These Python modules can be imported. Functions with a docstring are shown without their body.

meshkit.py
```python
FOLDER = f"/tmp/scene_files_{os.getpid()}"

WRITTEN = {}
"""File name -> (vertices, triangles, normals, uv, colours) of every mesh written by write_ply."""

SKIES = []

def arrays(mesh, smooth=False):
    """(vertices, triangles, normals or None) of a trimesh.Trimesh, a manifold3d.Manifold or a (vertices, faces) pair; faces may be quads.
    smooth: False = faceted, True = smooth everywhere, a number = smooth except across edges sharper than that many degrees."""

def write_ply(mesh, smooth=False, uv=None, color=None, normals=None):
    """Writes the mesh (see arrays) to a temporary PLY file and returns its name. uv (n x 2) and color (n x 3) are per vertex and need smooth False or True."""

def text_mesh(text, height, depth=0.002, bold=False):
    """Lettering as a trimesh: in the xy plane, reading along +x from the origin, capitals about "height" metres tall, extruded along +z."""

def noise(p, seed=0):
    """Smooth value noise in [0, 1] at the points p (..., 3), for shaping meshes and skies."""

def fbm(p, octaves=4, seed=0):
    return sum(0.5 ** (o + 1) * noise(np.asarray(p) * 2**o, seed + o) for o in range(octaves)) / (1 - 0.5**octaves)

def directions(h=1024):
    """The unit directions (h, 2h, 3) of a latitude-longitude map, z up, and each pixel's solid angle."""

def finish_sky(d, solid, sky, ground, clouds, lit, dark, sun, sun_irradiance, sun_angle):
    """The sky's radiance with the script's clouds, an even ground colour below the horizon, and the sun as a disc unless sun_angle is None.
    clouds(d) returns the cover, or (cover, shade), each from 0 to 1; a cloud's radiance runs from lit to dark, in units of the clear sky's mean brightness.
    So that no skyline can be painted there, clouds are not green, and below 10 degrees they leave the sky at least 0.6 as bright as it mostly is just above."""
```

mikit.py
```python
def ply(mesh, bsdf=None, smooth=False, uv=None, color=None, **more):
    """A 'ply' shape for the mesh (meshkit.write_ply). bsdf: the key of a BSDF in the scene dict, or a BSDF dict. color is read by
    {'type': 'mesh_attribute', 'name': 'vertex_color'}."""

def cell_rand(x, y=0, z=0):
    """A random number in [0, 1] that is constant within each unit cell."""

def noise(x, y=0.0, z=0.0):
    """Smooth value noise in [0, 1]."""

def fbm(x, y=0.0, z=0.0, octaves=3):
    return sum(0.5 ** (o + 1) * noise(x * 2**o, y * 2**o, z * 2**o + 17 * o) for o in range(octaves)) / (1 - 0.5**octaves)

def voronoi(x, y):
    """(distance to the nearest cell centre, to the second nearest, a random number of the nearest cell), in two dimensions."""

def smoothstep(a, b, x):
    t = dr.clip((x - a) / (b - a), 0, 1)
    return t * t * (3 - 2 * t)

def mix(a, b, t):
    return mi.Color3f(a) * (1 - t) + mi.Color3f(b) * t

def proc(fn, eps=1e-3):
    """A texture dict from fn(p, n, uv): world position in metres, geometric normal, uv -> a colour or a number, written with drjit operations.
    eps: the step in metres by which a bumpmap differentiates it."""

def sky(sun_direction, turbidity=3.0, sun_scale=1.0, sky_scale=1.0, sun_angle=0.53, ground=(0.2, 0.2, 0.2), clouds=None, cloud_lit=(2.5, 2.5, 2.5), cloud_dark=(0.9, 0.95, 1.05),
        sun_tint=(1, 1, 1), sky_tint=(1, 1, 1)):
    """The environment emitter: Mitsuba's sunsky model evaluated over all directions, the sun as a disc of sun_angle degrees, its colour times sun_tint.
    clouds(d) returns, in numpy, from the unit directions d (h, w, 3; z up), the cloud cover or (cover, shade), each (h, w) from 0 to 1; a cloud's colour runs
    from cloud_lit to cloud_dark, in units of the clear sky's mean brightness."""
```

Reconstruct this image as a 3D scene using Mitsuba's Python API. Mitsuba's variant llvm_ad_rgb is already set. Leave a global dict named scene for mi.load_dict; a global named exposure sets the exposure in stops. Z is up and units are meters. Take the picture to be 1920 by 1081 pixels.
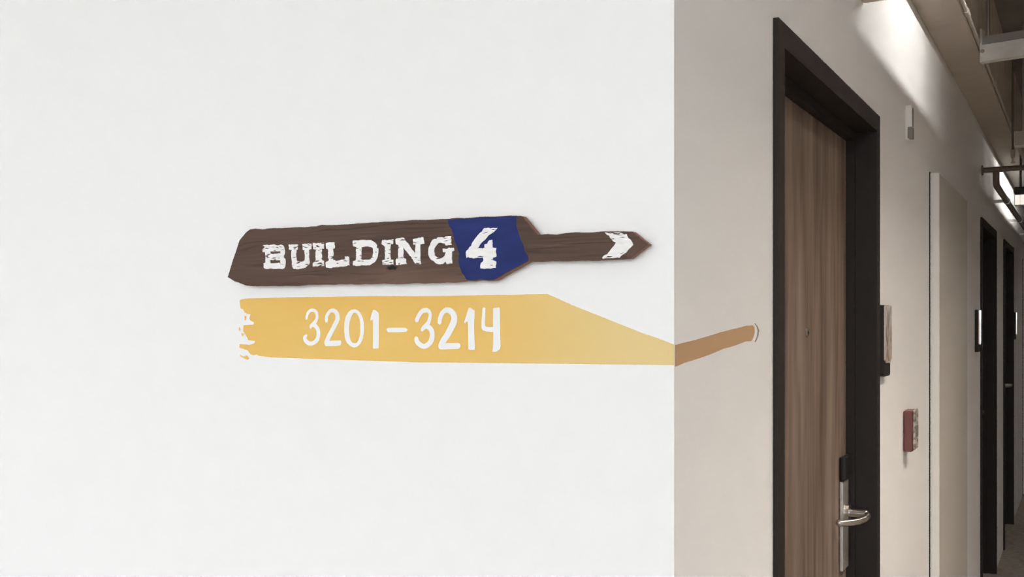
import math
import numpy as np, trimesh, mitsuba as mi, mikit, manifold3d
import drjit as dr
from shapely.geometry import Polygon, LineString, Point, box as sbox
from shapely.ops import unary_union
from mikit import noise, fbm, smoothstep, mix
T = mi.ScalarTransform4f
scene, labels = {}, {}

# ---------------------------------------------------------------- camera, sky, exposure
A = 0.4886            # the corridor wall stands at x = -A
YC = 1.3216           # the sign wall stands at y = YC
exposure = 0.0
YAW = math.radians(29.308)
scene['camera'] = {'type': 'perspective', 'fov': 2 * math.degrees(math.atan(960 / 1915.0)), 'fov_axis': 'x',
                   'near_clip': 0.01, 'far_clip': 200.0, 'principal_point_offset_x': 0.0, 'principal_point_offset_y': -0.0513,
                   'to_world': T().look_at(origin=[0, 0, 1.58], target=[-math.sin(YAW), math.cos(YAW), 1.58], up=[0, 0, 1])}


def overcast(d):
    return np.ones(d.shape[:2]), 0.0 * d[..., 2]


SKY = 1.0
scene['sky'] = mikit.sky([0.2, 0.9, 0.5], turbidity=4.0, sun_scale=0.0, sky_scale=SKY, ground=(0.30, 0.29, 0.27),
                         clouds=overcast, cloud_lit=(0.96, 1.0, 1.045), cloud_dark=(0.96, 1.0, 1.045))
scene['sky']['scale'] = 44.5

# ---------------------------------------------------------------- helpers


def put(key, mesh, mat, smooth=False, **more):
    scene[key] = mikit.ply(mesh, mat, smooth=smooth, **more)
    return key


def tag(key, label=None, cat=None, group=None, kind=None):
    d = {}
    if label: d['label'] = label
    if cat: d['category'] = cat
    if group: d['group'] = group
    if kind: d['kind'] = kind
    labels[key] = d


def cat_(*ms):
    return trimesh.util.concatenate(list(ms))


def box(x0, x1, y0, y1, z0, z1, b=0.0):
    """A box, its edges rounded by b."""
    if b <= 0:
        m = trimesh.creation.box((x1 - x0, y1 - y0, z1 - z0))
        m.apply_translation(((x0 + x1) / 2, (y0 + y1) / 2, (z0 + z1) / 2))
        return m
    pts = []
    for sx, cx in ((0, x0), (1, x1)):
        for sy, cy in ((0, y0), (1, y1)):
            for sz, cz in ((0, z0), (1, z1)):
                p = np.array([cx, cy, cz]); s = np.array([1 - 2 * sx, 1 - 2 * sy, 1 - 2 * sz]) * b
                for k in range(3):
                    q = p + s; q[k] = p[k]; pts.append(q)
                pts.append(p + s * 0.35)
    return trimesh.convex.convex_hull(np.array(pts))


FRONT = np.array([[1, 0, 0], [0, 0, -1], [0, 1, 0.0]])     # (x, z, out) of the sign wall to the world
SIDE = np.array([[0, 0, 1], [1, 0, 0], [0, 1, 0.0]])       # (y, z, out) of the corridor wall to the world


def slab(poly, h0, h1, basis, offset):
    """A flat shape in a wall's plane, from h0 to h1 out of it."""
    out = []
    for g in getattr(poly, 'geoms', [poly]):
        if g.geom_type != 'Polygon' or g.area < 2e-8: continue
        m = trimesh.creation.extrude_polygon(g, h1 - h0, engine='earcut')
        v = np.array(m.vertices); v[:, 2] += h0
        out.append(trimesh.Trimesh(v @ basis.T + offset, m.faces, process=False))
    return cat_(*out)


def on_front(poly, h0, h1): return slab(poly, h0, h1, FRONT, np.array([0, YC, 0]))
def on_side(poly, h0, h1): return slab(poly, h0, h1, SIDE, np.array([-A, 0, 0]))


def mm(pts): return [(p[0] / 1000, p[1] / 1000) for p in pts]


def rounded(pts, n=6):
    """A closed Catmull-Rom curve through the points."""
    P = np.array(pts, float); N = len(P); out = []
    for i in range(N):
        a, b, c, d = P[i - 1], P[i], P[(i + 1) % N], P[(i + 2) % N]
        for t in np.linspace(0, 1, n, endpoint=False):
            out.append(0.5 * (2 * b + (c - a) * t + (2 * a - 5 * b + 4 * c - d) * t * t + (3 * b - a - 3 * c + d) * t ** 3))
    return out


def stroke(path):
    """A brush stroke through (x, z, width) points."""
    P = np.array(path, float); N = len(P); pts = []
    E = np.vstack([2 * P[0] - P[1], P, 2 * P[-1] - P[-2]])
    for i in range(N - 1):
        a, b, c, d = E[i:i + 4]
        for t in np.linspace(0, 1, 5, endpoint=False):
            pts.append(0.5 * (2 * b + (c - a) * t + (2 * a - 5 * b + 4 * c - d) * t * t + (3 * b - a - 3 * c + d) * t ** 3))
    pts.append(P[-1])
    return unary_union([unary_union([Point(p[:2]).buffer(p[2] / 2, 8), Point(q[:2]).buffer(q[2] / 2, 8)]).convex_hull for p, q in zip(pts, pts[1:])])


def tube(path, r, n=14):
    """A round bar along the points."""
    P = np.array(path, float)
    balls = [manifold3d.Manifold.sphere(r, n).translate(tuple(p)) for p in P]
    return manifold3d.Manifold.batch_boolean([manifold3d.Manifold.batch_hull([a, b]) for a, b in zip(balls, balls[1:])], manifold3d.OpType.Add)


def rod(p, q, r, n=16):
    return trimesh.creation.cylinder(r, segment=[p, q], sections=n)


# ---------------------------------------------------------------- materials


def C(*c): return {'type': 'rgb', 'value': list(c)}


def mat(name, color, rough=0.6, metal=0.0, spec=0.4, bump=None, bscale=1.0):
    col = mikit.proc(color) if callable(color) else C(*color)
    b = {'type': 'principled', 'base_color': col, 'roughness': rough, 'metallic': metal, 'specular': spec}
    if bump is not None:
        b = {'type': 'bumpmap', 'arbitrary': mikit.proc(bump, eps=0.0007), 'scale': bscale, 'bsdf': b}
    scene[name] = {'type': 'twosided', 'bsdf': b}


def wall_color(p, n, uv):
    t = fbm(p.x * 1.3 + 3, p.y * 1.3, p.z * 1.3, 3)
    return mix((0.815, 0.81, 0.80), (0.83, 0.825, 0.815), t)


mat('m_wall', wall_color, 0.75, spec=0.2)
mat('m_ceiling', lambda p, n, uv: mix((0.20, 0.185, 0.17), (0.30, 0.28, 0.26), fbm(p.x * 5, p.y * 5, p.z * 5, 4)), 0.9, spec=0.1)
mat('m_beam', lambda p, n, uv: mix((0.47, 0.415, 0.365), (0.59, 0.53, 0.47), fbm(p.x * 14, p.y * 14, p.z * 14, 4)), 0.85, spec=0.1)
mat('m_floor', lambda p, n, uv: mix((0.20, 0.18, 0.16), (0.36, 0.33, 0.29), fbm(p.x * 55, p.y * 55, 0.0, 3)), 0.95, spec=0.05)
mat('m_wall_brown', (0.36, 0.32, 0.28), 0.8, spec=0.1)


def wood_dark(p, n, uv):
    """Weathered brown sign timber: fine grain along the board, red cut edges."""
    w = fbm(p.x * 6, 0.0, p.z * 40, 3) * 0.03
    g = fbm(p.x * 9 + 3, p.y * 60, (p.z + w) * 260 + 5, 4)
    big = fbm(p.x * 4.2 + 11, 0.0, p.z * 13 + 2, 3)
    lowz = smoothstep(1.69, 1.61, p.z) * smoothstep(-1.30, -0.85, p.x)
    c = mix((0.050, 0.032, 0.025), (0.158, 0.092, 0.067), dr.clip(0.05 + 0.55 * big + 0.55 * lowz * big * 2, 0, 1))
    c = mix(c, (0.036, 0.023, 0.017), 0.55 * smoothstep(0.50, 0.72, g))
    c = mix(c, (0.165, 0.11, 0.082), 0.35 * smoothstep(0.42, 0.22, g))
    d = dr.sqrt(dr.square((p.x + 0.9490) / 0.011) + dr.square((p.z - 1.6605 + 0.004 * fbm(p.x * 300, 0.0, 0.0, 2)) / 0.0038))
    c = mix(c, (0.012, 0.010, 0.009), smoothstep(1.2, 0.6, d))
    cut = dr.abs(n.y) < 0.6
    red = mix((0.16, 0.075, 0.055), (0.26, 0.125, 0.095), fbm(p.x * 60, p.y * 200, p.z * 60, 3))
    return dr.select(cut, red, c)


mat('m_sign_wood', wood_dark, 0.7, spec=0.25, bump=lambda p, n, uv: fbm(p.x * 10, p.y * 80, p.z * 300, 3), bscale=0.0006)
mat('m_blue', lambda p, n, uv: mix((0.013, 0.021, 0.098), (0.026, 0.038, 0.165), fbm(p.x * 22, 0.0, p.z * 60, 4)), 0.7, spec=0.15,
    bump=lambda p, n, uv: fbm(p.x * 12, 0.0, p.z * 200, 3), bscale=0.0003)
mat('m_sign_white', lambda p, n, uv: mix((0.74, 0.72, 0.70), (0.86, 0.85, 0.84), fbm(p.x * 60, 0.0, p.z * 260, 3)), 0.7, spec=0.2)


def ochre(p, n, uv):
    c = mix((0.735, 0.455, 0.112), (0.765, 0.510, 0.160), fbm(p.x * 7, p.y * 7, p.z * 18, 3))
    return mix(c, (0.715, 0.56, 0.27), 0.9 * smoothstep(-0.86, -0.50, p.x))  # paler towards the corner: surface sheen mixed into the paint colour


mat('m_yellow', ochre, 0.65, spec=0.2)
mat('m_wall_white', (0.83, 0.825, 0.815), 0.7, spec=0.2)
mat('m_black', lambda p, n, uv: mix((0.016, 0.0135, 0.0125), (0.023, 0.019, 0.0175), fbm(p.x * 20, p.y * 20, p.z * 8, 3)), 0.6, spec=0.25)
mat('m_yellow_shade', lambda p, n, uv: mix((0.455, 0.285, 0.155), (0.515, 0.335, 0.20), fbm(p.x * 7, p.y * 9, p.z * 18, 3)), 0.65, spec=0.2)  # same band paint, browned: shade of the corridor side is in the colour
mat('m_plaque_gloss', (0.72, 0.70, 0.66), 0.08, spec=0.8)


def door_wood(p, n, uv):
    q = p.y + 0.02 * fbm(p.y * 5, 0.0, p.z * 1.2, 3)
    g = fbm(q * 48, 0.0, p.z * 3.0, 4)
    b = fbm(q * 13 + 3, 0.0, p.z * 1.3, 4)
    c = mix((0.115, 0.082, 0.064), (0.240, 0.182, 0.145), dr.clip(b * 2.0 - 0.5, 0, 1))
    c = mix(c, (0.082, 0.056, 0.043), 0.38 * smoothstep(0.50, 0.74, g))
    return mix(c, (0.30, 0.235, 0.19), 0.25 * smoothstep(0.44, 0.24, g))


mat('m_door', door_wood, 0.55, spec=0.3)
mat('m_steel', (0.60, 0.58, 0.55), 0.28, metal=1.0)
mat('m_satin', (0.72, 0.70, 0.67), 0.42, metal=0.85)
mat('m_dark_plastic', (0.012, 0.012, 0.013), 0.35)
mat('m_red', (0.15, 0.052, 0.05), 0.4)
mat('m_grey_plastic', lambda p, n, uv: mix((0.20, 0.18, 0.16), (0.5, 0.47, 0.43), smoothstep(0.35, 0.6, fbm(p.x * 90, p.y * 90, p.z * 90, 2))), 0.35)
mat('m_white_plastic', (0.84, 0.82, 0.78), 0.45)
mat('m_lens', (0.22, 0.195, 0.18), 0.3)
mat('m_panel', (0.56, 0.53, 0.485), 0.6, spec=0.25)
mat('m_plaque', lambda p, n, uv: mix((0.14, 0.10, 0.07), (0.40, 0.325, 0.26), smoothstep(0.35, 0.62, fbm(p.y * 60, 0.0, p.z * 26, 4))), 0.25, spec=0.6)
mat('m_plaque_edge', (0.66, 0.55, 0.46), 0.5)
mat('m_galvanised', lambda p, n, uv: mix((0.66, 0.65, 0.62), (0.88, 0.87, 0.84), fbm(p.x * 40, p.y * 40, p.z * 40, 3)), 0.55)
mat('m_pipe', (0.20, 0.165, 0.14), 0.55)
mat('m_conduit', (0.50, 0.45, 0.40), 0.5)
mat('m_housing', (0.30, 0.29, 0.28), 0.5)
mat('m_tip_grey', (0.30, 0.27, 0.235), 0.7)  # even grey-brown for the curved line at the band tip

# ---------------------------------------------------------------- the setting
D1, D2, D3 = (1.826, 2.862), (5.97, 7.006), (7.71, 8.746)   # outer edges of the door frames along the corridor
CAS, TOP = 0.045, 2.118                                     # casing width, outer top
XL = -5.6

plan = Polygon([(XL, YC), (-A, YC), (-A - 0.14, YC + 0.14), (XL, YC + 0.14)])
m = trimesh.creation.extrude_polygon(plan, 4.0, engine='earcut')
put('wall_front', m, 'm_wall'); tag('wall_front', 'large plain white wall that carries the wooden sign', 'wall', kind='structure')

face = sbox(YC, 0, 18.0, 3.0)
for a, b in (D1, D2, D3):
    face = face.difference(sbox(a + 0.02, 0, b - 0.02, TOP - 0.02))
put('wall_left', on_side(face, -0.14, 0.0), 'm_wall')
# the mitred corner: trim the corridor wall where the sign wall's end stands
wl = manifold3d.Manifold(manifold3d.Mesh(np.asarray(trimesh.Trimesh(*[np.array(x) for x in (on_side(face, -0.14, 0.0).vertices, on_side(face, -0.14, 0.0).faces)], process=True).vertices, np.float32),
                                         np.asarray(trimesh.Trimesh(*[np.array(x) for x in (on_side(face, -0.14, 0.0).vertices, on_side(face, -0.14, 0.0).faces)], process=True).faces, np.uint32)))
cut = manifold3d.CrossSection([np.array([(-A + 0.001, YC - 0.001), (-A - 0.2, YC + 0.199), (-A - 0.2, YC - 0.1), (-A + 0.001, YC - 0.1)])], manifold3d.FillRule.EvenOdd).extrude(4).translate((0, 0, -0.5))
put('wall_left', wl - cut, 'm_wall'); tag('wall_left', 'pale corridor wall with the doors, running away from the corner', 'wall', kind='structure')
put('wall_return', box(1.4, 2.4, YC, YC + 0.14, 0, 4.0), 'm_wall'); tag('wall_return', 'white wall on the other side of the corridor mouth', 'wall', kind='structure')
put('wall_header', box(-A, 1.4, YC, YC + 0.139, 3.0, 4.0), 'm_wall'); tag('wall_header', 'white wall above the corridor mouth', 'wall', kind='structure')
put('wall_lobby', box(2.4, 2.55, -4.5, YC + 0.14, 0, 4.0), 'm_wall'); tag('wall_lobby', 'white right hand wall of the lobby', 'wall', kind='structure')
put('wall_right', box(1.25, 1.4, YC, 18.0, 0, 3.0), 'm_wall_brown'); tag('wall_right', 'brown painted opposite wall of the corridor', 'wall', kind='structure')
back = sbox(-0.75, 0, 1.5, 3.0).difference(sbox(-0.25, 0.8, 1.0, 2.2))
m = trimesh.creation.extrude_polygon(back, 0.15, engine='earcut')
put('wall_back', (np.stack([m.vertices[:, 0], 18.15 - m.vertices[:, 2], m.vertices[:, 1]], 1), m.faces), 'm_wall'); tag('wall_back', 'far end wall of the corridor', 'wall', kind='structure')
put('floor', box(XL, 2.55, -4.5, 18.1, -0.1, 0.0), 'm_floor'); tag('floor', 'grey-brown carpeted corridor floor', 'floor', kind='structure')
put('ceiling', box(-0.75, 1.5, YC + 0.14, 18.1, 3.0, 3.15), 'm_ceiling'); tag('ceiling', 'dark exposed ceiling slab over the corridor', 'ceiling', kind='structure')
put('ceiling_lobby', box(XL, 2.55, -4.5, YC + 0.14, 4.0, 4.15), 'm_wall'); tag('ceiling_lobby', 'white lobby ceiling', 'ceiling', kind='structure')
put('wall_entrance', box(2.3, 2.55, -4.65, -4.5, 0, 4.0), 'm_wall'); tag('wall_entrance', 'lobby wall beside the open glazed side', 'wall', kind='structure')
put('wall_side', box(XL - 0.15, XL, -4.5, YC + 0.14, 0, 4.0), 'm_wall'); tag('wall_side', 'side wall of the lobby', 'wall', kind='structure')

bar = 0.05
put('window_1', cat_(box(-0.25, -0.25 + bar, 18.02, 18.08, 0.8, 2.2), box(1.0 - bar, 1.0, 18.02, 18.08, 0.8, 2.2), box(-0.25, 1.0, 18.02, 18.08, 0.8, 0.8 + bar), box(-0.25, 1.0, 18.02, 18.08, 2.2 - bar, 2.2)), 'm_black')
tag('window_1', 'window frame in the far end wall of the corridor', 'window', kind='structure')

# ---------------------------------------------------------------- doors


def lever(x0, y, z, d):
    """Lock with a lever: x0 the door face, d = +1 where the lever points to smaller y."""
    base = np.array([x0, y, z])
    pts = [(0.012, 0, 0), (0.058, 0, 0)]
    arm = [(0.058, 0, 0), (0.066, -0.008 * d, -0.002), (0.063, -0.030 * d, -0.006), (0.052, -0.058 * d, -0.009), (0.038, -0.080 * d, -0.010), (0.022, -0.094 * d, -0.010), (0.013, -0.098 * d, -0.010)]
    return (rod(base + (0.008, 0, 0), base + (0.02, 0, 0), 0.021), tube([base + p for p in pts], 0.011), tube([base + p for p in arm], 0.0085, 12))


def door(n, d, latch_far, label):
    key = f'door_{n}'
    a, b = d
    t, r = 0.010, 0.0667
    outer = sbox(a, 0, b, TOP)
    inner = sbox(a + CAS, -0.01, b - CAS, TOP - CAS)
    cas = on_side(outer.difference(inner), 0.0005, t)
    ring = sbox(a + 0.0205, 0, b - 0.0205, TOP - 0.0205).difference(inner)
    jamb = on_side(ring, -0.135, 0.0005)
    stop_o = sbox(a + CAS - 0.002, 0, b - CAS + 0.002, TOP - CAS + 0.002)
    stop_i = sbox(a + CAS + 0.016, -0.01, b - CAS - 0.012, TOP - CAS - 0.022)
    put(f'{key}__casing', cas, 'm_black'); put(f'{key}__jamb', jamb, 'm_black')
    labels[f'{key}__casing'] = {'label': 'black-brown flat door casing'}
    put(f'{key}__stop', on_side(stop_o.difference(stop_i), -r, -r + 0.022), 'm_black')
    y0, y1 = a + CAS + 0.003, b - CAS - 0.003
    put(f'{key}__leaf', box(-A - r - 0.045, -A - r - 0.0005, y0, y1, 0.008, TOP - CAS - 0.003), 'm_door')
    labels[f'{key}__leaf'] = {'label': 'grey-brown wood grain door leaf'}
    x0 = -A - r
    yl = (y1 - 0.062) if latch_far else (y0 + 0.062)
    put(f'{key}__lock', box(x0, x0 + 0.010, yl - 0.036, yl + 0.036, 0.925, 1.157, 0.003), 'm_satin')
    labels[f'{key}__lock'] = {'label': 'tall satin steel lock plate'}
    put(f'{key}__lock__reader', box(x0, x0 + 0.016, yl - 0.036, yl + 0.036, 1.158, 1.222, 0.006), 'm_dark_plastic')
    labels[f'{key}__lock__reader'] = {'label': 'black card reader on top of the lock'}
    r0, s0, l0 = lever(x0, yl, 1.073, 1 if latch_far else -1)
    put(f'{key}__lock__rose', r0, 'm_steel', smooth=40); put(f'{key}__lock__spindle', s0, 'm_steel', smooth=40)
    put(f'{key}__lock__lever', l0, 'm_steel', smooth=40)
    labels[f'{key}__lock__lever'] = {'label': 'bright curved steel lever'}
    yc = (y0 + y1) / 2 + 0.02
    prof = np.array([(0.0, -0.001), (0.009, -0.001), (0.009, 0.002), (0.0065, 0.004), (0.004, 0.004), (0.004, 0.002), (0.0, 0.002)])
    pe = trimesh.creation.revolve(prof, sections=20)
    v = np.array(pe.vertices)
    put(f'{key}__peephole', (np.stack([x0 + v[:, 2], yc + v[:, 0], 1.547 + v[:, 1]], 1), pe.faces), 'm_steel', smooth=40)
    put(f'{key}__peephole__lens', trimesh.creation.icosphere(1, 0.0035).apply_translation((x0 + 0.002, yc, 1.547)), 'm_dark_plastic', smooth=True)
    tag(key, label, 'door', kind='structure')


door(1, D1, True, 'wood grain hotel door in black frame, nearest to the corner')
door(2, D2, False, 'black framed door past the painted wall panel, second from the corner')
door(3, D3, True, 'black framed door farthest down the corridor')

# ---------------------------------------------------------------- plaques beside the doors


def plaque(key, y0, y1, z0, z1, label, face='m_plaque'):
    h = z1 - z0
    back = sbox(y0, z0 + 0.012, y1, z1).union(sbox(y0 + 0.012, z0, y1 - 0.012, z0 + 0.03)).union(Point(y0 + 0.012, z0 + 0.012).buffer(0.012, 8)).union(Point(y1 - 0.012, z0 + 0.012).buffer(0.012, 8))
    put(f'{key}__backing', on_side(back, 0.0005, 0.016), 'm_black')
    front = sbox(y0 + 0.004, z0 + 0.045, y1 - 0.001, z1 - 0.001).union(Polygon([(y0 + 0.004, z0 + 0.046), (y0 + 0.03, z0 + 0.036), (y0 + 0.055, z0 + 0.039), (y1 - 0.03, z0 + 0.034), (y1 - 0.001, z0 + 0.046)]))
    put(f'{key}__face', on_side(front, 0.016, 0.0205), 'm_plaque_edge')
    inset = front.buffer(-0.002)
    put(f'{key}__face__print', on_side(inset, 0.0205, 0.0208), face)
    labels[f'{key}__backing'] = {'label': 'dark rounded backing block'}
    labels[f'{key}__face'] = {'label': 'thin pale board with a ragged bottom edge'}
    tag(key, label, 'door plaque', 'plaques beside the corridor doors')


plaque('door_plaque', 2.884, 2.988, 1.422, 1.615, 'dark door plaque with mottled pale face right of the nearest door')
plaque('door_plaque_001', 5.655, 5.775, 1.408, 1.622, 'dark door plaque with bright face left of the second door', 'm_plaque_gloss')
plaque('door_plaque_002', 8.80, 8.92, 1.415, 1.625, 'small dark plaque with bright face right of the farthest door', 'm_plaque_gloss')

# ---------------------------------------------------------------- fire alarm, wall sensor, closet panels
X = -A
k = 'fire_alarm'
put(f'{k}__body', box(X + 0.0005, X + 0.028, 3.323, 3.403, 1.170, 1.296, 0.005), 'm_red')
put(f'{k}__cover', box(X + 0.028, X + 0.0345, 3.326, 3.400, 1.176, 1.299, 0.003), 'm_grey_plastic')
put(f'{k}__cover__call_button', box(X + 0.0345, X + 0.037, 3.346, 3.382, 1.215, 1.250, 0.001), 'm_lens')
labels[f'{k}__body'] = {'label': 'dull red box'}; labels[f'{k}__cover'] = {'label': 'grey mottled front cover'}
tag(k, 'small dull red fire alarm call point box on the wall past the nearest door', 'fire alarm')
k = 'wall_sensor'
sh = Polygon([(0.0005, 2.134), (0.014, 2.138), (0.020, 2.160), (0.020, 2.236), (0.017, 2.240), (0.0005, 2.240)])
v = trimesh.creation.extrude_polygon(sh, 0.032, engine='earcut')
q = np.array(v.vertices)
put(f'{k}__body', trimesh.Trimesh(np.stack([X + q[:, 0], 3.398 - q[:, 2], q[:, 1]], 1), v.faces, process=False), 'm_white_plastic')
put(f'{k}__eye', box(X + 0.008, X + 0.0225, 3.360, 3.397, 2.137, 2.172, 0.002), 'm_lens')
put(f'{k}__grille', box(X + 0.0195, X + 0.0206, 3.372, 3.397, 2.176, 2.234, 0.0004), 'm_lens')
labels[f'{k}__eye'] = {'label': 'grey lens block at the foot'}; labels[f'{k}__body'] = {'label': 'slim off-white case'}
tag(k, 'slim off-white wall sensor mounted high above the fire alarm', 'sensor')


def closet_panel(key, y0, y1, label):
    t = 0.032
    put(f'{key}__panel', box(X + 0.0005, X + t, y0 + 0.0255, y1, 0.012, 2.100, 0.002), 'm_panel')
    put(f'{key}__edge_strip', box(X + 0.0005, X + t + 0.0005, y0 + 0.008, y0 + 0.025, 0.012, 2.1005, 0.0015), 'm_white_plastic')
    labels[f'{key}__edge_strip'] = {'label': 'paler vertical edge strip facing the lobby'}
    put(f'{key}__frame', on_side(sbox(y0, 0.0, y1 + 0.004, 2.103).difference(sbox(y0 + 0.007, -0.1, y1 - 0.002, 2.0985)), 0.0002, 0.0034), 'm_black')
    put(f'{key}__pull', box(X + t, X + t + 0.002, y1 - 0.06, y1 - 0.03, 1.02, 1.09, 0.0008), 'm_panel')
    labels[f'{key}__frame'] = {'label': 'thin dark gap line around the panel'}
    tag(key, label, 'closet panel')


closet_panel('closet_panel', 3.925, 4.946, 'wide beige closet panel standing proud of the wall between first and second doors')
closet_panel('closet_panel_001', 10.15, 11.17, 'beige closet panel beyond the farthest door, at right edge of the photo')

# ---------------------------------------------------------------- the wooden sign
OUTLINE = [(-1249.7, 1731.7), (-1206.1, 1731.7), (-1139.2, 1731.0), (-1018.2, 1731.7), (-923.4, 1731.6), (-844.5, 1730.7), (-774.7, 1730.8), (-726.7, 1730.0), (-716.0, 1728.5), (-690.5, 1700.3), (-644.1, 1701.2), (-588.5, 1701.1), (-542.9, 1698.8), (-519.4, 1680.4), (-546.0, 1662.2), (-561.9, 1661.2), (-623.1, 1661.4), (-697.5, 1661.9), (-706.3, 1662.2), (-760.1, 1636.8), (-763.7, 1635.4), (-813.0, 1635.8), (-840.6, 1633.8), (-959.2, 1634.1), (-1086.0, 1635.4), (-1139.2, 1634.4), (-1206.1, 1634.8), (-1243.5, 1634.7), (-1259.6, 1636.3), (-1284.3, 1643.7), (-1300.6, 1651.4), (-1297.7, 1657.4), (-1288.9, 1679.1), (-1280.5, 1696.7), (-1272.6, 1714.3), (-1258.2, 1726.6)]
BLUE = [(-845.0, 1729.9), (-842.4, 1721.1), (-837.2, 1714.3), (-834.7, 1704.5), (-831.5, 1694.6), (-827.6, 1685.8), (-823.8, 1677.0), (-825.7, 1668.4), (-823.8, 1657.6), (-819.3, 1647.8), (-813.6, 1641.2), (-809.8, 1636.0), (-762.5, 1635.7), (-758.6, 1637.5), (-750.3, 1641.5), (-728.6, 1650.5), (-709.5, 1660.0), (-705.4, 1664.0), (-706.5, 1671.3), (-712.5, 1677.8), (-714.2, 1687.2), (-718.4, 1694.7), (-722.6, 1705.3), (-726.2, 1715.9), (-725.6, 1723.2), (-725.0, 1729.4), (-774.8, 1730.6), (-812.4, 1729.9)]
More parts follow.
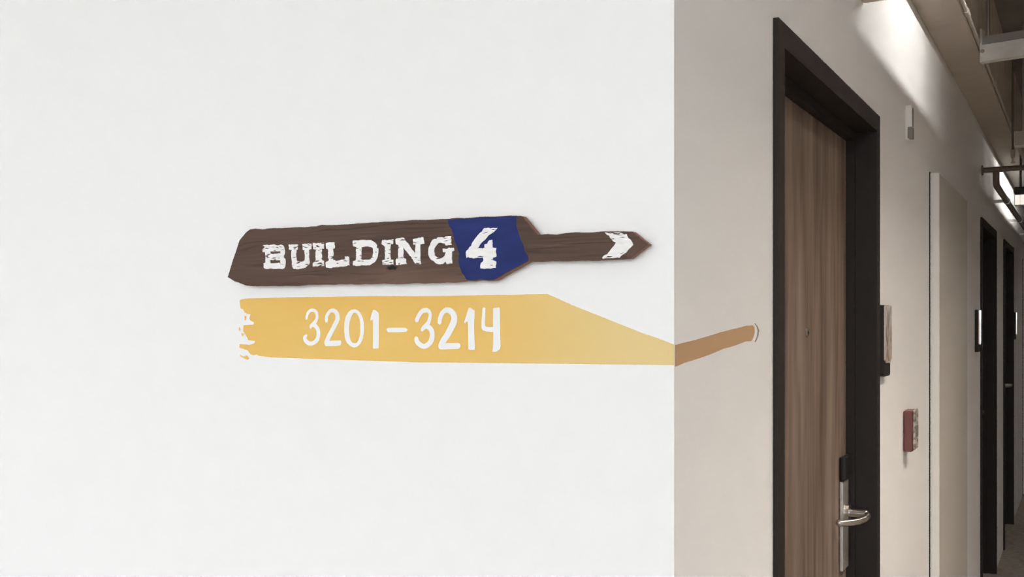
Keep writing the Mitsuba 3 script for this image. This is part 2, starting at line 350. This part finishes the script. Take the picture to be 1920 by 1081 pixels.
LETTERS = {'B': [[(-1218.2, 1704.0), (-1189.9, 1703.4), (-1181.5, 1702.3), (-1178.1, 1703.3), (-1173.2, 1702.4), (-1170.3, 1698.6), (-1168.8, 1692.6), (-1169.3, 1686.7), (-1171.7, 1683.8), (-1170.7, 1680.8), (-1167.8, 1679.2), (-1166.9, 1673.2), (-1167.8, 1667.3), (-1170.3, 1663.3), (-1174.2, 1662.2), (-1186.9, 1662.9), (-1192.8, 1662.7), (-1204.7, 1663.3), (-1210.7, 1663.1), (-1216.7, 1666.3), (-1215.7, 1668.5), (-1216.7, 1673.0), (-1212.2, 1674.0), (-1212.2, 1685.0), (-1212.7, 1691.8), (-1218.7, 1692.3), (-1217.7, 1697.9), (-1214.2, 1698.6), (-1214.7, 1701.6)], [(-1201.2, 1692.5), (-1179.1, 1692.2), (-1178.6, 1688.4), (-1200.7, 1688.7)], [(-1201.2, 1677.9), (-1179.1, 1677.3), (-1179.5, 1672.8), (-1200.7, 1672.6)]], 'U': [[(-1161.5, 1703.1), (-1142.2, 1702.4), (-1139.3, 1701.2), (-1142.2, 1699.9), (-1140.3, 1697.6), (-1141.3, 1693.2), (-1144.6, 1693.3), (-1144.6, 1683.0), (-1143.2, 1675.5), (-1140.3, 1674.0), (-1135.5, 1673.5), (-1129.8, 1673.7), (-1126.0, 1675.8), (-1125.5, 1683.9), (-1126.5, 1692.0), (-1130.3, 1692.8), (-1131.7, 1702.4), (-1127.9, 1702.7), (-1111.8, 1702.8), (-1110.8, 1693.7), (-1116.0, 1693.1), (-1116.5, 1685.1), (-1116.0, 1674.8), (-1114.6, 1673.3), (-1116.5, 1668.2), (-1120.3, 1666.8), (-1124.1, 1663.3), (-1132.6, 1661.3), (-1139.3, 1661.1), (-1150.9, 1662.4), (-1153.3, 1666.9), (-1153.8, 1675.8), (-1155.2, 1683.3), (-1154.7, 1692.9), (-1161.0, 1695.7), (-1159.6, 1698.2)]], 'I': [[(-1108.5, 1703.8), (-1103.3, 1702.9), (-1086.5, 1703.4), (-1084.7, 1693.5), (-1089.3, 1692.9), (-1089.8, 1684.2), (-1089.3, 1674.8), (-1085.1, 1673.9), (-1084.7, 1664.9), (-1108.5, 1664.7), (-1109.0, 1669.5), (-1104.3, 1673.0), (-1102.4, 1675.1), (-1102.8, 1689.0), (-1101.4, 1692.6), (-1108.0, 1693.6)]], 'L': [[(-1081.7, 1702.1), (-1077.1, 1703.0), (-1063.3, 1703.3), (-1061.9, 1696.4), (-1063.3, 1692.8), (-1066.5, 1692.5), (-1066.0, 1674.1), (-1056.9, 1673.2), (-1046.0, 1674.3), (-1041.9, 1674.2), (-1041.9, 1679.2), (-1033.8, 1679.0), (-1032.9, 1672.5), (-1032.4, 1664.6), (-1042.4, 1663.4), (-1063.3, 1662.2), (-1075.2, 1661.7), (-1081.3, 1662.6), (-1082.2, 1671.0), (-1077.1, 1673.0), (-1074.8, 1674.4), (-1077.1, 1679.5), (-1076.2, 1683.8), (-1077.1, 1692.5), (-1080.8, 1693.0)]], 'D': [[(-1025.7, 1704.7), (-1011.9, 1704.6), (-989.8, 1704.1), (-981.9, 1699.9), (-977.6, 1695.6), (-978.4, 1691.4), (-975.0, 1689.9), (-975.0, 1686.4), (-976.7, 1676.6), (-979.3, 1671.7), (-983.7, 1666.9), (-992.4, 1663.6), (-1003.0, 1664.2), (-1015.4, 1663.5), (-1026.1, 1664.8), (-1026.1, 1672.3), (-1019.9, 1672.8), (-1019.0, 1679.2), (-1019.9, 1689.2), (-1018.1, 1693.4), (-1025.2, 1695.1), (-1026.1, 1698.7)], [(-1008.3, 1693.1), (-995.9, 1694.1), (-986.3, 1690.9), (-985.0, 1683.9), (-987.2, 1676.9), (-993.3, 1672.8), (-1008.3, 1673.2)]], 'I2': [[(-968.0, 1702.6), (-965.4, 1703.6), (-950.8, 1702.7), (-946.1, 1703.9), (-946.5, 1695.9), (-950.8, 1696.0), (-951.7, 1691.2), (-951.2, 1671.6), (-946.1, 1671.5), (-946.1, 1663.8), (-967.1, 1664.0), (-967.6, 1671.4), (-962.4, 1672.0), (-962.4, 1691.5), (-963.7, 1693.7), (-968.9, 1696.7)]], 'N': [[(-942.1, 1703.4), (-938.7, 1705.0), (-926.0, 1705.2), (-923.5, 1702.0), (-914.2, 1691.3), (-905.1, 1680.0), (-904.2, 1693.7), (-908.4, 1693.8), (-909.2, 1702.1), (-905.1, 1703.0), (-889.3, 1704.5), (-887.2, 1694.5), (-894.7, 1694.0), (-894.7, 1678.3), (-893.4, 1663.5), (-905.1, 1664.2), (-908.4, 1669.8), (-916.8, 1679.0), (-924.3, 1686.8), (-926.8, 1690.3), (-926.4, 1673.7), (-921.8, 1672.2), (-921.8, 1666.7), (-920.1, 1663.9), (-941.3, 1663.4), (-942.1, 1670.0), (-939.6, 1674.1), (-936.6, 1674.0), (-937.0, 1694.2), (-941.3, 1695.7)]], 'G': [[(-848.6, 1704.2), (-838.2, 1704.2), (-838.6, 1695.4), (-837.4, 1690.7), (-848.6, 1690.4), (-850.2, 1693.1), (-856.7, 1694.7), (-862.3, 1694.3), (-867.2, 1689.0), (-869.6, 1683.0), (-868.0, 1675.4), (-862.3, 1672.2), (-855.0, 1671.7), (-850.2, 1674.9), (-848.2, 1680.2), (-853.4, 1680.4), (-854.2, 1685.8), (-833.4, 1686.5), (-833.0, 1681.8), (-837.0, 1681.2), (-836.6, 1662.7), (-847.0, 1662.3), (-848.6, 1666.1), (-852.6, 1662.8), (-859.1, 1661.9), (-866.4, 1663.5), (-871.3, 1668.0), (-875.3, 1669.5), (-878.6, 1673.7), (-880.3, 1681.9), (-879.4, 1688.7), (-875.3, 1696.1), (-869.6, 1701.0), (-862.3, 1703.4), (-855.9, 1703.5), (-851.0, 1702.0)]], '4': [[(-779.8, 1714.0), (-757.0, 1713.2), (-762.5, 1708.0), (-769.9, 1704.0), (-781.0, 1694.9), (-792.9, 1683.6), (-779.8, 1684.7), (-779.8, 1689.5), (-774.8, 1690.4), (-771.1, 1695.6), (-766.2, 1695.9), (-765.6, 1684.8), (-758.9, 1684.0), (-760.1, 1679.3), (-758.9, 1670.8), (-765.0, 1669.4), (-765.0, 1665.7), (-758.9, 1663.4), (-760.1, 1653.9), (-786.6, 1654.0), (-786.0, 1662.0), (-781.0, 1666.1), (-782.3, 1669.9), (-792.2, 1670.2), (-811.1, 1670.2), (-812.4, 1679.4), (-806.0, 1686.1), (-799.8, 1694.5), (-789.7, 1704.8)]], '>': [[(-586.7, 1700.3), (-579.6, 1700.5), (-567.5, 1700.0), (-552.6, 1699.2), (-558.5, 1697.3), (-551.6, 1696.1), (-549.6, 1691.0), (-544.7, 1687.1), (-542.7, 1683.4), (-541.7, 1680.6), (-547.6, 1675.3), (-551.6, 1670.8), (-554.6, 1669.1), (-560.5, 1665.6), (-561.5, 1663.3), (-573.6, 1663.2), (-586.7, 1662.6), (-588.8, 1664.1), (-585.7, 1667.3), (-580.6, 1669.0), (-576.6, 1673.5), (-569.5, 1681.6), (-567.5, 1684.7), (-571.6, 1686.3), (-576.6, 1692.0), (-582.7, 1697.8)]]}
rng = np.random.default_rng(7)


def wobble(pts, step, amp, seed):
    """The outline with hand-cut unevenness."""
    P = np.array(list(pts) + [pts[0]], float); out = []
    g = np.random.default_rng(seed)
    for p, q in zip(P, P[1:]):
        L = np.linalg.norm(q - p); n = max(1, int(L / step))
        nrm = np.array([-(q - p)[1], (q - p)[0]]) / max(L, 1e-9)
        for i in range(n):
            out.append(p + (q - p) * i / n + nrm * (g.normal() * amp if i else 0))
    return out


outline = Polygon(wobble(mm(OUTLINE), 0.012, 0.0005, 3)).buffer(0)
OFF, TH = 0.004, 0.012
crack = Polygon([(-0.655, 1.6855), (-0.60, 1.6860), (-0.5345, 1.6852), (-0.60, 1.6848), (-0.655, 1.6849)])
crack2 = Polygon([(-0.70, 1.680), (-0.66, 1.6815), (-0.625, 1.6808), (-0.66, 1.6803)])
layers = [on_front(outline, OFF, OFF + TH - 0.0012)]
for i, (ins, h) in enumerate(((0.0003, 0.0004), (0.0007, 0.0008), (0.0013, 0.0012))):
    layers.append(on_front(outline.buffer(-ins).difference(crack).difference(crack2), OFF + TH - 0.0012 + (0 if i == 0 else (0.0004, 0.0008)[i - 1]), OFF + TH - 0.0012 + h))
put('wooden_sign__board', cat_(*layers), 'm_sign_wood')
labels['wooden_sign__board'] = {'label': 'dark brown weathered paddle-shaped board with reddish cut edges'}
put('wooden_sign__spacer', on_front(sbox(-1.10, 1.645, -0.76, 1.70), 0.0, OFF), 'm_sign_wood')
F0 = OFF + TH
put('wooden_sign__blue_field', on_front(Polygon(wobble(mm(BLUE), 0.004, 0.0005, 5)).buffer(0).intersection(outline.buffer(-0.0013)), F0, F0 + 0.0003), 'm_blue')
labels['wooden_sign__blue_field'] = {'label': 'navy blue painted field behind the numeral 4'}


def distress(poly, n, seed, top):
    """White brushed lettering, worn along the grain."""
    g = np.random.default_rng(seed)
    x0, z0, x1, z1 = poly.bounds
    bits = []
    for i in range(n):
        x, z = g.uniform(x0, x1), g.uniform(z0, z1)
        if g.random() < 0.35: z = z1 - abs(g.normal()) * 0.008 if g.random() < top else z0 + abs(g.normal()) * 0.006
        w, h, s = g.uniform(0.0015, 0.0065), g.uniform(0.0004, 0.0011), g.normal() * 0.12 + 0.04
        bits.append(Polygon([(x - w, z - s * w), (x - w * 0.2, z + h), (x + w, z + s * w), (x + w * 0.3, z - h)]))
    p = Polygon(wobble(list(poly.exterior.coords)[:-1], 0.0028, 0.00045, seed + 90), [wobble(list(r.coords)[:-1], 0.003, 0.0003, seed + 91) for r in poly.interiors]).buffer(0)
    return p.difference(unary_union(bits))


wear = {'B': 26, 'U': 24, 'I': 22, 'L': 15, 'D': 18, 'I2': 18, 'N': 16, 'G': 9, '4': 8, '>': 18}
names = {'B': 'letter', 'U': 'letter_001', 'I': 'letter_002', 'L': 'letter_003', 'D': 'letter_004', 'I2': 'letter_005', 'N': 'letter_006', 'G': 'letter_007', '4': 'numeral', '>': 'arrowhead'}
what = {'4': 'large white slab serif numeral 4', '>': 'worn white painted chevron pointing right'}
for i, (ch, rings) in enumerate(LETTERS.items()):
    p = Polygon(mm(rings[0]), [mm(r) for r in rings[1:]]).buffer(0)
    base = F0 + (0.0003 if ch == '4' else 0.0)
    p = distress(p, wear[ch], 20 + i, 0.6)
    if ch == '>': p = p.intersection(outline.buffer(-0.0016))
    put('wooden_sign__' + names[ch], on_front(p, base, base + 0.0004), 'm_sign_white')
    labels['wooden_sign__' + names[ch]] = {'label': what.get(ch, f'worn white slab serif letter {ch[0]}')}
tag('wooden_sign', 'dark wooden paddle sign with white lettering BUILDING 4, hung on the white wall', 'sign')

# ---------------------------------------------------------------- the painted band round the corner
BAND = [(-488.6, 1515.8), (-631.6, 1514.4), (-762.0, 1512.7), (-874.4, 1511.5), (-909.3, 1510.8), (-1049.6, 1511.7), (-1142.2, 1512.3), (-1211.9, 1512.8), (-1239.5, 1514.7), (-1247.7, 1517.1), (-1254.3, 1515.7), (-1262.6, 1518.0), (-1266.8, 1523.6), (-1277.6, 1526.5), (-1287.7, 1528.2), (-1286.9, 1534.5), (-1277.6, 1534.6), (-1264.3, 1533.5), (-1253.5, 1536.1), (-1249.4, 1540.5), (-1265.9, 1541.6), (-1271.8, 1550.2), (-1278.5, 1557.6), (-1277.6, 1567.6), (-1254.3, 1568.9), (-1253.5, 1573.2), (-1261.0, 1575.1), (-1264.3, 1580.0), (-1261.0, 1586.9), (-1267.6, 1586.9), (-1275.1, 1590.0), (-1279.3, 1596.2), (-1284.3, 1596.3), (-1286.9, 1608.7), (-1284.3, 1612.5), (-1269.3, 1614.2), (-1202.8, 1614.9), (-1001.6, 1615.4), (-874.4, 1614.1), (-682.3, 1615.1), (-643.8, 1599.2), (-582.1, 1576.6), (-534.6, 1559.3), (-511.3, 1552.2), (-488.6, 1544.0)]
SPECKS = [[(-1275.1, 1583.8), (-1270.9, 1583.1), (-1272.3, 1576.3), (-1275.1, 1576.9)], [(-1288.6, 1563.8), (-1285.2, 1563.2), (-1285.7, 1557.6), (-1288.0, 1558.2)], [(-1282.7, 1553.9), (-1276.0, 1552.7), (-1279.3, 1548.3), (-1281.8, 1550.1)], [(-1286.0, 1516.4), (-1277.6, 1512.8), (-1269.3, 1515.4), (-1264.3, 1510.0), (-1268.4, 1507.4), (-1284.3, 1512.7)]]
STROKES = {'3': [[(-1135.7, 1579.9, 4.9), (-1133.5, 1586.9, 5.3), (-1128.5, 1592.0, 5.3), (-1121.8, 1593.3, 5.3), (-1115.7, 1590.7, 5.8), (-1112.9, 1585.1, 5.8), (-1114.0, 1578.2, 5.8), (-1118.5, 1572.2, 6.8), (-1125.7, 1567.0, 5.8), (-1126.8, 1563.9, 3.9)], [(-1119.6, 1568.7, 6.8), (-1113.5, 1564.4, 7.3), (-1110.2, 1557.6, 8.3), (-1110.7, 1548.9, 7.8), (-1115.1, 1542.0, 7.3), (-1122.9, 1538.0, 6.8), (-1130.7, 1538.0, 7.3), (-1137.4, 1542.2, 7.8), (-1139.7, 1547.0, 6.8), (-1136.3, 1550.9, 4.4)]], '2': [[(-1093.1, 1575.6, 5.8), (-1093.1, 1580.8, 6.3), (-1090.9, 1585.9, 5.8), (-1085.5, 1591.5, 5.8), (-1079.5, 1592.7, 6.3), (-1073.6, 1590.1, 7.3), (-1069.8, 1584.2, 8.3), (-1070.3, 1577.4, 8.3), (-1074.7, 1569.7, 8.3), (-1081.2, 1559.5, 8.3), (-1087.7, 1550.0, 8.7), (-1092.6, 1540.6, 8.7), (-1092.6, 1537.6, 7.8)], [(-1092.6, 1537.6, 8.3), (-1082.2, 1538.5, 8.7), (-1067.1, 1539.1, 8.3), (-1064.9, 1541.7, 4.4)]], '3b': [[(-912.5, 1576.7, 6.8), (-908.6, 1584.0, 7.3), (-902.7, 1590.4, 7.3), (-895.9, 1592.4, 7.3), (-890.1, 1590.8, 6.3), (-887.2, 1585.6, 5.8), (-888.6, 1577.5, 6.3), (-892.0, 1571.1, 6.8), (-897.8, 1566.2, 7.3), (-902.2, 1562.1, 5.8)], [(-893.9, 1567.8, 7.8), (-887.2, 1563.8, 8.3), (-883.3, 1556.6, 8.7), (-884.3, 1547.8, 8.7), (-889.1, 1540.5, 8.3), (-897.8, 1535.9, 7.8), (-905.6, 1538.2, 7.8), (-911.5, 1542.6, 8.3), (-913.5, 1547.5, 7.3)]], '2b': [[(-869.9, 1573.5, 6.8), (-868.9, 1579.9, 7.3), (-866.0, 1586.3, 7.3), (-860.3, 1591.5, 7.3), (-854.6, 1592.3, 8.3), (-848.0, 1589.5, 9.2), (-843.3, 1582.3, 10.7), (-844.2, 1573.6, 11.2), (-849.0, 1564.8, 10.7), (-855.6, 1554.4, 10.2), (-862.2, 1546.4, 10.2), (-867.0, 1537.5, 10.2)], [(-867.0, 1536.7, 10.2), (-853.7, 1536.9, 9.2), (-837.7, 1537.5, 9.2), (-836.3, 1538.7, 5.8)]]}
DIGITS = {'0': [[(-1035.1, 1594.2), (-1024.6, 1590.0), (-1017.2, 1577.4), (-1015.7, 1562.4), (-1018.3, 1546.4), (-1024.6, 1537.1), (-1034.6, 1532.4), (-1045.2, 1536.0), (-1053.2, 1544.4), (-1055.8, 1561.3), (-1053.7, 1579.9), (-1045.7, 1590.9)], [(-1034.6, 1588.8), (-1027.7, 1585.0), (-1023.5, 1573.2), (-1023.0, 1561.5), (-1024.0, 1551.4), (-1028.8, 1541.3), (-1035.1, 1539.1), (-1041.5, 1542.0), (-1045.2, 1551.2), (-1046.2, 1562.2), (-1044.6, 1574.9), (-1039.3, 1585.8)]], '1': [[(-997.5, 1593.2), (-993.4, 1593.2), (-986.2, 1588.2), (-986.2, 1531.4), (-997.5, 1530.8), (-997.5, 1577.8), (-1002.7, 1575.8), (-1004.7, 1571.6), (-1007.9, 1572.0), (-1002.7, 1579.1), (-999.6, 1588.3)]], '-': [[(-971.4, 1561.3), (-969.4, 1564.2), (-961.3, 1564.7), (-934.2, 1564.8), (-928.8, 1562.0), (-933.2, 1558.3), (-944.2, 1557.6), (-967.4, 1557.7)]], '1b': [[(-817.1, 1595.7), (-813.8, 1595.7), (-806.5, 1590.9), (-807.4, 1565.8), (-806.0, 1532.1), (-817.5, 1531.9), (-818.4, 1576.0), (-822.1, 1573.6), (-826.8, 1568.1), (-827.7, 1568.9), (-822.1, 1581.5)]], '4': [[(-792.3, 1595.9), (-787.3, 1595.9), (-788.2, 1581.5), (-788.2, 1568.2), (-785.5, 1566.7), (-774.2, 1566.7), (-774.2, 1595.5), (-762.5, 1595.8), (-762.1, 1566.0), (-761.2, 1536.6), (-763.8, 1532.7), (-769.2, 1529.5), (-776.0, 1529.4), (-774.2, 1534.9), (-773.7, 1559.0), (-785.5, 1559.7), (-791.8, 1561.6), (-794.6, 1565.1), (-794.1, 1577.6)]]}
SIDEBAND = [(1324.0, 1543.0), (1351.8, 1545.2), (1402.7, 1548.3), (1446.3, 1551.7), (1483.9, 1554.6), (1520.4, 1558.1), (1573.4, 1561.6), (1626.5, 1564.8), (1659.1, 1567.5), (1696.4, 1567.9), (1706.8, 1564.7), (1710.3, 1555.8), (1699.9, 1546.1), (1689.5, 1541.4), (1655.8, 1541.5), (1620.1, 1538.0), (1573.4, 1534.4), (1537.7, 1532.6), (1492.2, 1527.6), (1438.4, 1522.8), (1387.8, 1519.1), (1363.6, 1517.6), (1337.8, 1514.6), (1324.0, 1513.9)]
GAP = [(1700.6, 1569.2), (1710.3, 1569.6), (1724.4, 1562.6), (1726.2, 1556.6), (1720.9, 1548.7), (1706.8, 1540.0), (1694.7, 1540.8), (1705.1, 1547.0), (1712.8, 1555.7), (1710.3, 1564.2)]
ARC = [(1710.3, 1571.1), (1724.4, 1567.0), (1735.1, 1558.5), (1729.8, 1548.5), (1713.8, 1539.4), (1706.8, 1540.0), (1720.9, 1548.7), (1726.2, 1558.6), (1717.3, 1566.6), (1706.8, 1570.6)]
band = Polygon(mm(BAND)).buffer(-0.0012).buffer(0.0024).buffer(-0.0012)
band = band.intersection(sbox(-3, 1, -A, 3))
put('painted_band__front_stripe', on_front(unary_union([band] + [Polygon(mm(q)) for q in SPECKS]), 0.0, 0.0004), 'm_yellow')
labels['painted_band__front_stripe'] = {'label': 'broad ochre stripe with a ragged brushed left end'}
sb = Polygon(mm(SIDEBAND)).buffer(-0.001).buffer(0.002).buffer(-0.001)
put('painted_band__corner_stripe', on_side(sb, 0.0, 0.0004), 'm_yellow_shade')
labels['painted_band__corner_stripe'] = {'label': 'narrow ochre stripe rising past the corner, side wall shade put into its colour'}
put('painted_band__tip', on_side(Polygon(mm(GAP)).buffer(0), 0.0, 0.0006), 'm_wall_white')
put('painted_band__tip_line', on_side(Polygon(mm(ARC)).buffer(0), 0.0006, 0.0010), 'm_tip_grey')
labels['painted_band__tip'] = {'label': 'white chevron at the end of the stripe'}
labels['painted_band__tip_line'] = {'label': 'thin grey curved line at the tip'}
digit_shapes = []
for ch in ('3', '2', '0', '1', '-', '3b', '2b', '1b', '4'):
    if ch in STROKES:
        s = unary_union([stroke([(x / 1000, z / 1000, w / 1000) for x, z, w in path]) for path in STROKES[ch]])
    elif ch == '0':
        s = Polygon(rounded(mm(DIGITS['0'][0])), [rounded(mm(DIGITS['0'][1]))])
    else:
        s = Polygon(mm(DIGITS[ch][0])).buffer(0).buffer(-0.0015).buffer(0.003).buffer(-0.0015)
    digit_shapes.append((ch, s))
nd = 0
for ch, s in digit_shapes:
    key = 'painted_band__' + ('dash' if ch == '-' else 'digit' + (f'_{nd:03d}' if nd else ''))
    if ch != '-': nd += 1
    put(key, on_front(s, 0.0004, 0.0007), 'm_wall_white')
    labels[key] = {'label': 'white hand-painted dash' if ch == '-' else f'white hand-painted numeral {ch[0]}'}
tag('painted_band', 'ochre painted band under the wooden sign with white numbers 3201-3214, bending round the corner', 'painted sign')

# ---------------------------------------------------------------- beams, pipes and fittings under the ceiling
put('ceiling_beam', box(X, -0.356, 1.60, 18.0, 2.600, 3.0, 0.004), 'm_beam')
tag('ceiling_beam', 'brown plastered beam running along the top of the corridor wall', 'beam')
put('ceiling_beam_001', box(X + 0.0005, 1.249, 2.56, 2.68, 2.372, 2.5995, 0.004), 'm_beam')
tag('ceiling_beam_001', 'grey-brown beam crossing the corridor at the top edge of the photo', 'beam')

k = 'electrical_conduit'
put(f'{k}__pipe', rod((-0.347, 2.70, 2.6085), (-0.347, 9.0, 2.6085), 0.0065), 'm_conduit', smooth=40)
for i, y in enumerate((3.25, 3.75, 4.95, 6.3, 7.6)):
    put(f'{k}__coupling' + (f'_{i:03d}' if i else ''), rod((-0.347, y - 0.03, 2.6085), (-0.347, y + 0.03, 2.6085), 0.0095), 'm_conduit', smooth=40)
tag(k, 'thin pale conduit along the lower right edge of the brown ceiling beam', 'conduit')


def turn(m, c, deg):
    m.apply_transform(trimesh.transformations.rotation_matrix(math.radians(deg), [0, 0, 1], c))
    return m


k = 'strut_channel'
c = (-0.355, 4.21, 2.57)
put(f'{k}__channel', turn(cat_(box(-0.333, 1.18, 4.19, 4.194, 2.538, 2.600), box(-0.333, 1.18, 4.19, 4.231, 2.538, 2.542)), c, -9.0), 'm_galvanised')
put(f'{k}__upper_lip', turn(cat_(box(-0.333, 1.18, 4.196, 4.231, 2.600, 2.632), box(-0.333, 1.18, 4.227, 4.231, 2.542, 2.600)), c, -9.0), 'm_housing')
put(f'{k}__end_bracket', turn(box(-0.340, -0.333, 4.185, 4.235, 2.535, 2.66, 0.001), c, -9.0), 'm_galvanised')
put(f'{k}__bolt', turn(rod((-0.330, 4.182, 2.575), (-0.330, 4.190, 2.575), 0.008, 6), c, -9.0), 'm_steel')
put(f'{k}__hanger_rod', turn(rod((-0.318, 4.215, 2.60), (-0.318, 4.215, 3.0), 0.006), c, -9.0), 'm_steel', smooth=40)
tag(k, 'pale grey steel strut channel crossing the corridor below the ceiling', 'strut')

k = 'junction_box'
put(f'{k}__box', box(-0.300, -0.200, 5.47, 5.53, 2.405, 2.478, 0.003), 'm_galvanised')
put(f'{k}__lid', box(-0.296, -0.204, 5.466, 5.470, 2.409, 2.474, 0.001), 'm_conduit')
put(f'{k}__hanger_rod', rod((-0.262, 5.50, 2.478), (-0.262, 5.50, 3.0), 0.005), 'm_steel', smooth=40)
put(f'{k}__conduit', rod((-0.284, 5.53, 2.418), (-0.284, 6.03, 2.418), 0.008), 'm_conduit', smooth=40)
tag(k, 'pale grey junction box hung on a rod below the ceiling, right edge of the photo', 'junction box')

k = 'sprinkler'
put(f'{k}__drop_pipe', rod((-0.330, 5.93, 2.455), (-0.330, 5.93, 3.0), 0.006), 'm_pipe', smooth=40)
prof = np.array([(0, 2.385), (0.006, 2.385), (0.012, 2.39), (0.012, 2.394), (0.004, 2.398), (0.004, 2.412), (0.009, 2.416), (0.010, 2.44), (0.012, 2.446), (0.012, 2.458), (0, 2.458)])
put(f'{k}__head', trimesh.creation.revolve(prof, sections=16).apply_translation((-0.330, 5.93, 0)), 'm_conduit', smooth=40)
tag(k, 'small pendent sprinkler head hanging just before the brown cross pipe', 'sprinkler')

k = 'cross_pipe'
put(f'{k}__pipe', rod((X + 0.003, 6.06, 2.378), (1.24, 5.99, 2.378), 0.0145), 'm_pipe', smooth=40)
put(f'{k}__flange', rod((X + 0.0005, 6.06, 2.378), (X + 0.008, 6.06, 2.378), 0.028), 'm_pipe', smooth=40)
tag(k, 'thin brown pipe crossing the corridor below the junction box', 'pipe')

k = 'wall_pipe'
put(f'{k}__pipe', tube([(-0.418, 6.056, 2.362), (-0.418, 6.06, 2.32), (-0.418, 6.075, 2.30), (-0.418, 6.10, 2.293), (-0.418, 11.0, 2.293)], 0.0165), 'm_pipe', smooth=40)
for i, y in enumerate((6.9, 8.3, 9.7)):
    put(f'{k}__clamp' + (f'_{i:03d}' if i else ''), cat_(rod((-0.418, y - 0.012, 2.293), (-0.418, y + 0.012, 2.293), 0.020), box(X + 0.0005, -0.43, y - 0.012, y + 0.012, 2.285, 2.301)), 'm_steel', smooth=40)
tag(k, 'brown pipe running along the far corridor wall above the doors', 'pipe')

k = 'emergency_light'
put(f'{k}__case', box(-0.380, -0.318, 6.985, 7.03, 2.270, 2.340, 0.004), 'm_white_plastic')
scene[f'{k}__lens'] = mikit.ply(cat_(box(-0.377, -0.352, 6.980, 6.985, 2.275, 2.335), box(-0.346, -0.321, 6.980, 6.985, 2.275, 2.335)), 'm_white_plastic', emitter={'type': 'area', 'radiance': C(0.85, 0.80, 0.72)})
labels[f'{k}__lens'] = {'label': 'two lit white lens panes'}
put(f'{k}__arm', box(-0.352, -0.340, 6.994, 7.006, 2.337, 2.60), 'm_dark_plastic')
put(f'{k}__hood', box(-0.385, -0.30, 6.985, 7.06, 2.345, 2.385, 0.006), 'm_dark_plastic')
labels[f'{k}__case'] = {'label': 'small white case'}; labels[f'{k}__hood'] = {'label': 'dark hood above the box'}
tag(k, 'small white fitting with a dark hood hanging among the far pipes', 'light fitting')

# ---------------------------------------------------------------- lamps


def wash_light(key, y0, y1, power, label):
    """A shielded lamp that throws a band of light on the upper wall."""
    xl, xr, zc = 0.02, 0.14, 2.70
    back = cat_(box(xr, xr + 0.006, y0 - 0.03, y1 + 0.03, 2.62, 2.76), box(xl, xr, y0 - 0.03, y1 + 0.03, 2.755, 2.76), box(xl, xr, y0 - 0.03, y1 + 0.03, 2.600, 2.604),
                box(-0.12, xr, y0 - 0.03, y0 - 0.026, 2.52, 2.755), box(-0.12, xr, y1 + 0.026, y1 + 0.03, 2.52, 2.755), box(xr, xr + 0.006, y0 - 0.03, y1 + 0.03, 2.600, 2.62),
                box(xl, xl + 0.004, y0 - 0.03, y1 + 0.03, 2.604, 2.624), box(xl, xl + 0.004, y0 - 0.03, y1 + 0.03, 2.682, 2.755))
    put(f'{key}__housing', back, 'm_housing')
    put(f'{key}__hanger', rod((0.08, y0 + 0.1, 2.76), (0.08, y0 + 0.1, 3.0), 0.004), 'm_steel', smooth=40)
    put(f'{key}__hanger_001', rod((0.08, y1 - 0.1, 2.76), (0.08, y1 - 0.1, 3.0), 0.004), 'm_steel', smooth=40)
    z0, z1, x = zc - 0.005, zc + 0.005, xr - 0.004
    lamp = trimesh.Trimesh([(x, y0, z0), (x, y1, z0), (x, y1, z1), (x, y0, z1)], [[0, 2, 1], [0, 3, 2]], process=False)
    scene[f'{key}__lamp'] = mikit.ply(lamp, 'm_conduit', emitter={'type': 'area', 'radiance': C(*power)})
    tag(key, label, 'lamp', 'shielded wall wash lamps')


wash_light('wash_light', 2.80, 3.65, (300, 296, 286), 'shielded lamp lighting the top of the wall past the nearest door')
wash_light('wash_light_001', 7.2, 8.8, (620, 600, 560), 'shielded lamp lighting the wall top above the far doors')


def ceiling_light(key, y0, y1, power, label):
    x0, x1, z = 0.30, 0.52, 2.75
    frame = sbox(x0 - 0.02, y0 - 0.02, x1 + 0.02, y1 + 0.02).difference(sbox(x0, y0, x1, y1))
    m = trimesh.creation.extrude_polygon(frame, 0.25, engine='earcut').apply_translation((0, 0, z))
    put(f'{key}__frame', m, 'm_housing')
    v = np.array([(x0, y0, z + 0.22), (x1, y0, z + 0.22), (x1, y1, z + 0.22), (x0, y1, z + 0.22)])
    scene[f'{key}__diffuser'] = mikit.ply(trimesh.Trimesh(v, [[0, 2, 1], [0, 3, 2]], process=False), 'm_conduit', emitter={'type': 'area', 'radiance': C(*power)})
    tag(key, label, 'ceiling light', 'long ceiling lights of the corridor')


for i, ((y0, y1), power, what_) in enumerate((((1.45, 2.45), (75, 66.75, 58.88), 'long ceiling light nearest to the lobby'), ((2.95, 4.05), (66, 58.74, 51.81), 'long ceiling light above the nearest door'),
                                    ((6.2, 7.3), (9, 8.01, 7.07), 'long ceiling light between the second and third doors'), ((9.8, 10.9), (9, 8.01, 7.07), 'long ceiling light beyond the farthest door'),
                                    ((13.4, 14.5), (9, 8.01, 7.07), 'long ceiling light near the corridor end'))):
    ceiling_light('ceiling_light' + (f'_{i:03d}' if i else ''), y0, y1, power, what_)
